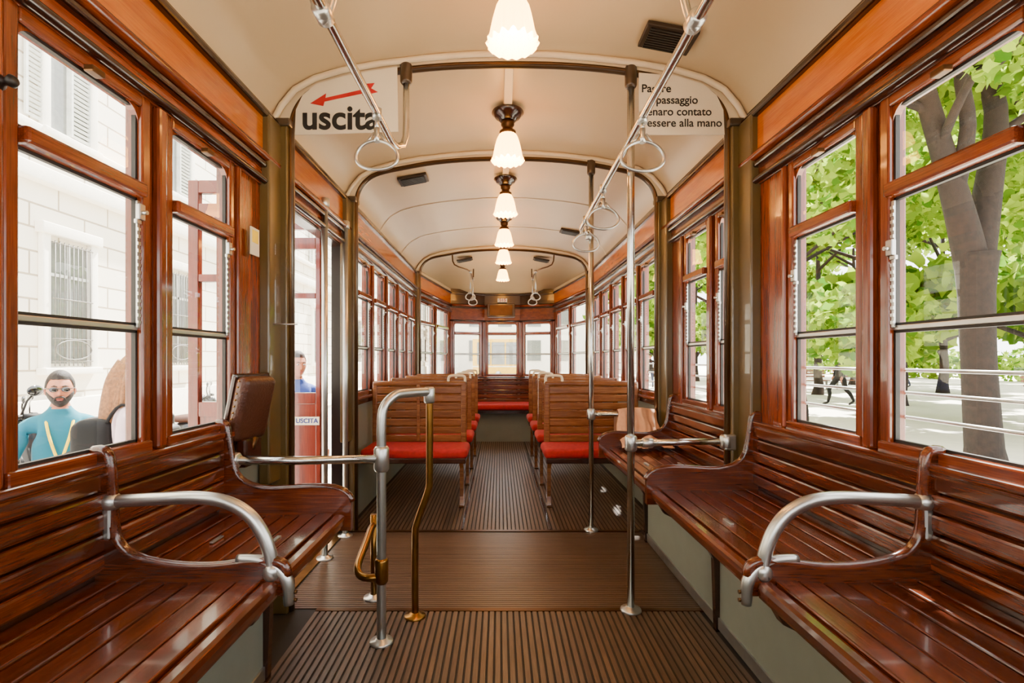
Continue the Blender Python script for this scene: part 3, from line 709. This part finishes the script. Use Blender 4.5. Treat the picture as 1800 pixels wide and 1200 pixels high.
for x in(-1.0,-.32,.36): b.box(x,x+.62,-.03,.02,.9,1.95,'dark_window',.02)
b.box(-1.22,1.22,-.02,12,.78,.84,'tram_cream'); b.lathe([(0,-.02),(.14,-.02),(.15,.0),(.12,.03)],(0,-.04,.45),'alu',20,axis='Y')
for s in(-1,1):
    for k in range(10): b.box(s*1.19,s*1.22,.5+k*1.13,1.4+k*1.13,.95,1.95,'dark_window')
for y in(1.5,3,9,10.5):
    for s in(-1,1): b.lathe([(0,-.05),(.33,-.05),(.33,.05),(0,.05)],(s*.75,y,-.39),'black_metal',20,axis='X')
b.build()

# ------------------------------------------------------------ scooters
def scooter(x,y,rz,g=-.72,sc=1.12):
    b=B('motor_scooter')
    for yy in(-.62,.62):
        b.tube([(0,yy+.2*math.cos(a),.25+.2*math.sin(a)) for a in [i*math.pi/12 for i in range(24)]],.055,'rubber',10,cyc=True)
        b.lathe([(0,-.04),(.14,-.03),(.14,.03),(0,.04)],(0,yy,.25),'alu',16,axis='X')
    b.tube([(0,.62,.25),(0,.58,.5),(0,.47,.85),(0,.43,1.0)],[.04,.05,.05,.03],'scooter_paint',10,k=3)
    b.prism([(.70,.47),(.60,.62),(.42,.62),(.38,.50),(.50,.50)],'X',-.07,.07,'scooter_paint')
    b.tube([(0,.45,.98),(0,.40,.75),(0,.33,.45),(0,.15,.28),(0,-.2,.28),(0,-.3,.45)],[.12,.17,.15,.13,.14,.16],'scooter_paint',14,k=4,flat=.5)
    b.ell((0,-.42,.56),(.16,.42,.20),'scooter_paint'); b.ell((0,-.35,.76),(.14,.40,.07),'leather')
    b.tube([(-.33,.38,1.02),(-.2,.42,1.03),(0,.45,1.0),(.2,.42,1.03),(.33,.38,1.02)],.018,'black_metal',8,k=3)
    for s in(-1,1):
        b.tube([(s*.33,.38,1.02),(s*.21,.415,1.03)],.024,'rubber',8); b.tube([(s*.2,.42,1.03),(s*.26,.43,1.15),(s*.30,.42,1.2)],.008,'black_metal',6); b.ell((s*.31,.41,1.23),(.07,.02,.045),'dark_lens')
    b.ell((0,.52,.96),(.11,.07,.09),'scooter_paint'); b.ell((0,.575,.96),(.07,.03,.06),'alu'); b.box(-.17,.17,-.95,-.66,.74,1.0,'black_metal',.05)
    b.prism([(.44,1.02),(.47,1.02),(.40,1.32),(.375,1.32)],'X',-.15,.15,'window_glass')
    ob=b.build(); ob.location=(x,y,g); ob.rotation_euler=(0,0,rz); ob.scale=(sc,)*3
scooter(-3.62,6.05,1.9,-.72,1.25); scooter(-5.6,8.6,2.1); scooter(-4.25,4.75,1.5,-.72,1.25); scooter(-5.5,6.6,2.2); scooter(-5.3,10.2,2.0)

# ------------------------------------------------------------ people
def skinmesh(nodes,edges,root):
    me=bpy.data.meshes.new('tmp'); bm=bmesh.new(); ly=bm.verts.layers.skin.verify(); keys=list(nodes); vv={}
    for k_ in keys:
        p,r=nodes[k_]; v=bm.verts.new(p); v[ly].radius=(r,r) if isinstance(r,(int,float)) else r; v[ly].use_root=(k_==root); vv[k_]=v
    for a,c in edges: bm.edges.new((vv[a],vv[c]))
    bm.to_mesh(me); bm.free(); ob=bpy.data.objects.new('tmp',me); col.objects.link(ob)
    m1=ob.modifiers.new('s','SKIN'); m1.use_smooth_shade=True; m2=ob.modifiers.new('u','SUBSURF'); m2.levels=2
    dg=bpy.context.evaluated_depsgraph_get(); ev=ob.evaluated_get(dg); em=ev.to_mesh()
    vs=[v.co.copy() for v in em.vertices]; fs=[tuple(p.vertices) for p in em.polygons]
    ev.to_mesh_clear(); bpy.data.objects.remove(ob); return vs,fs
def person(name,loc,heading,h=1.75,shirt='cloth_teal',legs='cloth_jeans',hair='hair_dark',arms=None,stride=0.0,longhair=False,beard=False,glasses=False,lanyard=False,pack=False,turn=0.0,hands=True,sleeve='short',female=False):
    A=arms or {-1:((-.25,-.01,1.13),(-.25,.07,.89)),1:((.25,-.01,1.13),(.25,.07,.89))}
    sw=.155 if female else .18
    nd={'pel':((0,0,.95),.135),'wai':((0,0,1.10),.105 if female else .13),'che':((0,.0,1.28),.145),'neb':((0,-.008,1.43),.078),'nek':((0,.0,1.51),.055),'hd':((0,.01,1.59),.05)}
    ed=[('pel','wai'),('wai','che'),('che','neb'),('neb','nek'),('nek','hd')]
    for s in(-1,1):
        k_='L' if s<0 else 'R'; st=stride*s
        nd['cl'+k_]=((s*sw*.5,0,1.395),.075)
        nd['sh'+k_]=((s*sw,0,1.385),.060); nd['el'+k_]=(A[s][0],.042); nd['wr'+k_]=(A[s][1],.028)
        mid=tuple((a+c)/2 for a,c in zip(nd['sh'+k_][0],A[s][0])); nd['ua'+k_]=(mid,.052)
        m2=tuple(a*.65+c*.35 for a,c in zip(A[s][0],A[s][1])); nd['fa'+k_]=(m2,.041)
        nd['hi'+k_]=((s*.095,st*.12,.86),.098); nd['kn'+k_]=((s*.10,st*.75+.02+abs(st)*.25,.50),.062)
        nd['ca'+k_]=((s*.10,st*.95,.36),.058); nd['an'+k_]=((s*.10,st*1.25-.02,.09+(.05 if st<0 else 0)),.038); nd['to'+k_]=((s*.11,st*1.25+.14,.035),.034)
        ed+=[('neb','cl'+k_),('cl'+k_,'sh'+k_),('sh'+k_,'ua'+k_),('ua'+k_,'el'+k_),('el'+k_,'fa'+k_),('fa'+k_,'wr'+k_),('pel','hi'+k_),('hi'+k_,'kn'+k_),('kn'+k_,'ca'+k_),('ca'+k_,'an'+k_),('an'+k_,'to'+k_)]
    vs,fs=skinmesh(nd,ed,'pel')
    for v in vs:
        if .85<v.z<1.48 and abs(v.x)<.17 and abs(v.y)<.2: v.y*=.85
        if .95<v.z<1.45 and abs(v.x)<.16: v.x*=1+.2*math.sin((v.z-.95)/.5*math.pi)
    S=h/1.75; b=B(name); b.M=Matrix.Scale(S,4)
    segs=[(Vector(nd[a][0]),Vector(nd[c][0]),a,c) for a,c in ed]
    grp={}
    for f in fs:
        c=sum((vs[i] for i in f),Vector())/len(f); best=None
        for a,q,ka,kc in segs:
            ab=q-a; t=max(0,min(1,(c-a).dot(ab)/ab.length_squared)); dd=(c-(a+ab*t)).length-nd[ka][1]*.6
            if best is None or dd<best[0]: best=(dd,ka,kc,t)
        _,ka,kc,t=best
        if kc.startswith('to') or (kc.startswith('an') and c.z<.10): mt='shoe'
        elif kc[:2] in('kn','ca','an') or kc.startswith('hi') : mt=legs if c.z<.90 else shirt
        elif kc[:2] in('fa','wr'): mt='skin' if sleeve=='short' else shirt
        elif kc.startswith('el') : mt='skin' if (sleeve=='short' and t>.6) else shirt
        elif kc in('nek','hd'): mt='skin' if (c.z>1.455) else shirt
        else: mt=shirt if c.z>.90 else legs
        grp.setdefault(mt,[]).append(f)
    for mt,fl in grp.items(): b.add(vs,fl,mt,True)
    hv=[]
    for z,q in((.99,.99),(.94,1.02),(.885,1.05),(.88,.98)):
        for j in range(28):
            a=2*math.pi*j/28; hv.append((.152*q*math.cos(a),.122*q*math.sin(a),z))
    b.add(hv,[(i*28+j,i*28+(j+1)%28,(i+1)*28+(j+1)%28,(i+1)*28+j) for i in range(3) for j in range(28)],shirt,True)
    HR=Matrix.Translation((0,.02,1.63))@Matrix.Rotation(turn,4,'Z'); Mb=b.M.copy(); b.M=Mb@HR
    def hf(q):
        q=q.copy(); x,y,z=q.x,q.y,q.z
        if z<0: 
            k_=1-.30*(-z)**1.8; q.x*=k_; q.y=y*(1-.10*(-z)) + .08*(-z)
        if y>0.2: q.y*=.97
        if y>.3:
            g=lambda cx,cz,sx_,sz_: math.exp(-((abs(x)-cx)/sx_)**2-((z-cz)/sz_)**2)
            q.y+= .05*g(0,.22,.5,.10) -.07*g(.38,.05,.16,.10) +.09*g(0,-.10,.10,.20)+.12*g(0,-.24,.11,.08) +.03*g(.45,-.25,.2,.15)+.04*g(0,-.52,.28,.06) -.03*g(0,-.66,.3,.05)+.06*g(0,-.85,.25,.14)
        return q
    b.ell((0,0,0),(.076,.096,.120),'skin',nu=64,nv=48,fn=hf)
    for s in(-1,1):
        b.ell((s*.029,.083,.006),(.012,.008,.0065),'eye_white'); b.ell((s*.029,.0895,.006),(.0055,.003,.0055),'hair_dark')
        b.tube([(s*.013,.095,.024),(s*.03,.093,.030),(s*.046,.082,.025)],[.003,.0042,.002],hair,6)
        b.ell((s*.077,-.004,-.008),(.009,.018,.030),'skin',rot=(.15,0,0)); b.ell((s*.084,-.002,-.008),(.004,.010,.018),'lips')
    b.ell((0,.0885,-.062),(.021,.006,.004),'lips'); b.ell((0,.0875,-.069),(.018,.006,.004),'lips')
    n1,n2=48,24; hv=[]
    for i in range(n2+1):
        for j in range(n1):
            ph=2*math.pi*j/n1; fy=math.sin(ph)
            zl=-.50 if fy<-.3 else (-.50+(fy+.3)/.5*.45 if fy<.2 else -.05+(fy-.2)/.35*.62 if fy<.55 else .57)
            th=math.acos(zl)*i/n2
            q=hf(Vector((math.sin(th)*math.cos(ph),math.sin(th)*math.sin(ph),math.cos(th))))
            w=1.13-.10*(i/n2)**6+.018*math.sin(ph*13+i*.7)*math.sin(th)
            hv.append((q.x*.076*w,q.y*.096*w-.002,q.z*.120*w+.003+(.014*max(0,fy)*math.sin(th) if i<n2-1 else 0)))
    b.add(hv,[(i*n1+j,i*n1+(j+1)%n1,(i+1)*n1+(j+1)%n1,(i+1)*n1+j) for i in range(n2) for j in range(n1)],hair,True)
    if beard:
        bv=[];m1_,m2_=40,14
        for i in range(m2_+1):
            for j in range(m1_+1):
                ph=math.pi*(0.0+1.0*j/m1_); c0=.52+.175*math.sin(ph)**2.5; th=math.pi*(c0+(.97-c0)*i/m2_)
                q=hf(Vector((math.sin(th)*math.cos(ph),math.sin(th)*math.sin(ph),math.cos(th))))
                e=1.0 if i in(0,) else 1.055
                bv.append((q.x*.076*e,q.y*.096*e,q.z*.120*(e if i<3 else 1.05)))
        b.add(bv,[(i*(m1_+1)+j,i*(m1_+1)+j+1,(i+1)*(m1_+1)+j+1,(i+1)*(m1_+1)+j) for i in range(m2_) for j in range(m1_)],'hair_dark',True)
        b.tube([(-.032,.080,-.072),(-.022,.090,-.052),(-.008,.098,-.047),(.008,.098,-.047),(.022,.090,-.052),(.032,.080,-.072)],[.004,.006,.006,.006,.006,.004],'hair_dark',8,k=3)
    if glasses:
        for s in(-1,1):
            b.ell((s*.032,.096,.004),(.025,.006,.017),'dark_lens'); b.tube([(s*.054,.092,.010),(s*.076,.05,.012),(s*.082,.0,.006)],.0028,'dark_lens',6)
        b.tube([(-.012,.102,.010),(.012,.102,.010)],.0028,'dark_lens',6)
    if longhair:
        b.tube([(0,-.03,.06),(0,-.075,-.04),(.0,-.095,-.14),(.01,-.11,-.25),(.015,-.11,-.36),(.01,-.10,-.46)],[.08,.088,.09,.085,.07,.03],hair,24,k=5,flat=.7)
        for i in range(-5,6):
            a=i*.26; b.tube([(math.sin(a)*.075,-math.cos(a)*.075,.03),(math.sin(a)*.092,-math.cos(a)*.10,-.08),(math.sin(a)*.098,-math.cos(a)*.12,-.22),(math.sin(a)*.085,-.03-math.cos(a)*.10,-.36),(math.sin(a+.2)*.06,-.03-math.cos(a)*.09,-.47-.03*(i%2))],[.018,.022,.022,.018,.004],hair,8,k=4)
    b.M=Mb
    if hands:
        for s in(-1,1):
            el,wr=Vector(A[s][0]),Vector(A[s][1]); d=(wr-el).normalized(); sd=Vector((1,0,0)); sd=(sd-d*sd.dot(d)).normalized(); nn=d.cross(sd)
            b.tube([wr-d*.03,wr+d*.02,wr+d*.06,wr+d*.09],[.025,.031,.038,.033],'skin',14,k=3,flat=.5)
            ax2=sd
            for i,(ln) in enumerate((.068,.078,.074,.058)):
                o_=ax2*((i-1.5)*.0175); p0=wr+d*.083+o_; cu_=-nn if nn.z>0 else nn
                b.tube([p0,p0+d*ln*.45+cu_*.006,p0+d*ln*.8+cu_*.022,p0+d*ln+cu_*.036],[.0092,.0088,.008,.006],'skin',8,k=3)
            o_=ax2*(-s*.028); b.tube([wr+d*.025+o_*.6,wr+d*.05+o_*1.5,wr+d*.085+o_*1.8],[.012,.011,.008],'skin',8,k=3)
    if lanyard:
        for s in(-1,1): b.tube([(s*.065,-.045,1.475),(s*.075,.05,1.44),(s*.05,.128,1.30),(.0,.140,1.12)],.010,'lanyard_yellow',6,k=4,flat=.4)
        b.box(-.035,.035,.137,.145,1.01,1.12,'sign_white',.003)
    if pack:
        b.box(-.15,.15,-.28,-.09,.96,1.38,'cloth_black',.06); b.box(-.11,.11,-.33,-.25,.99,1.20,'cloth_black',.035)
        for s in(-1,1): b.tube([(s*.10,-.12,1.35),(s*.11,-.04,1.46),(s*.115,.07,1.39),(s*.12,.11,1.25),(s*.15,.05,1.08),(s*.14,-.11,1.0)],.018,'cloth_black',8,k=4,flat=.5)
    b.tube([(.066*math.cos(a),.0+.058*math.sin(a),1.452+.012*-math.sin(a)) for a in [i*math.pi/10 for i in range(20)]],.009,shirt,8,cyc=True)
    ob=b.build(); ob.location=loc; ob.rotation_euler=(0,0,heading); return ob
person('man_tour_guide',(-3.15,3.62,-.72),math.pi+.68,1.76,hair='hair_dark',beard=True,glasses=True,lanyard=True,arms={-1:((-.27,-.02,1.12),(-.14,.20,1.06)),1:((.27,-.02,1.12),(.2,.2,1.02))})
person('woman_with_backpack',(-2.24,3.08,-.60),-1.15,1.76,shirt='cloth_white',legs='cloth_jeans',hair='hair_blond',longhair=True,pack=True,female=True)
person('man_in_blue',(-2.03,5.0,-.60),math.pi+.8,1.80,shirt='cloth_blue')
person('bystander',(-3.22,2.95,-.72),.4,1.76,shirt='cloth_blue',legs='cloth_black')
person('pedestrian',(10.6,16,-.30),1.45,1.76,shirt='cloth_black',legs='cloth_black',stride=.26,sleeve='long')
person('pedestrian',(15.5,27,-.30),-1.3,1.72,shirt='cloth_blue',legs='cloth_jeans',stride=.2,female=True)
person('pedestrian',(20.5,26,-.30),.7,1.76,shirt='cloth_white',legs='cloth_jeans',stride=.2)
person('pedestrian',(7.6,26,-.30),2.7,1.70,shirt='cloth_black',legs='cloth_jeans',stride=.22)

# ------------------------------------------------------------ light
w=bpy.data.worlds.new('sky'); scene.world=w; w.use_nodes=True; nt=w.node_tree; nt.nodes.clear()
bg=N(nt,'ShaderNodeBackground'); ow=N(nt,'ShaderNodeOutputWorld'); sky=N(nt,'ShaderNodeTexSky')
sky.sky_type='HOSEK_WILKIE'; sky.turbidity=6; sky.sun_direction=Vector((.25,.55,.8)).normalized()
mixc=N(nt,'ShaderNodeMixRGB'); mixc.inputs[0].default_value=.8; mixc.inputs[2].default_value=(1,.98,.95,1)
nt.links.new(sky.outputs[0],mixc.inputs[1]); nt.links.new(mixc.outputs[0],bg.inputs[0]); bg.inputs[1].default_value=10.0
nt.links.new(bg.outputs[0],ow.inputs[0])
sun=bpy.data.lights.new('sun','SUN'); sun.energy=60; sun.angle=math.radians(1.5); sun.color=(1,.95,.86)
so=bpy.data.objects.new('sun',sun); col.objects.link(so)
so.rotation_euler=Vector((.14,.55,.8)).normalized().to_track_quat('Z','Y').to_euler()
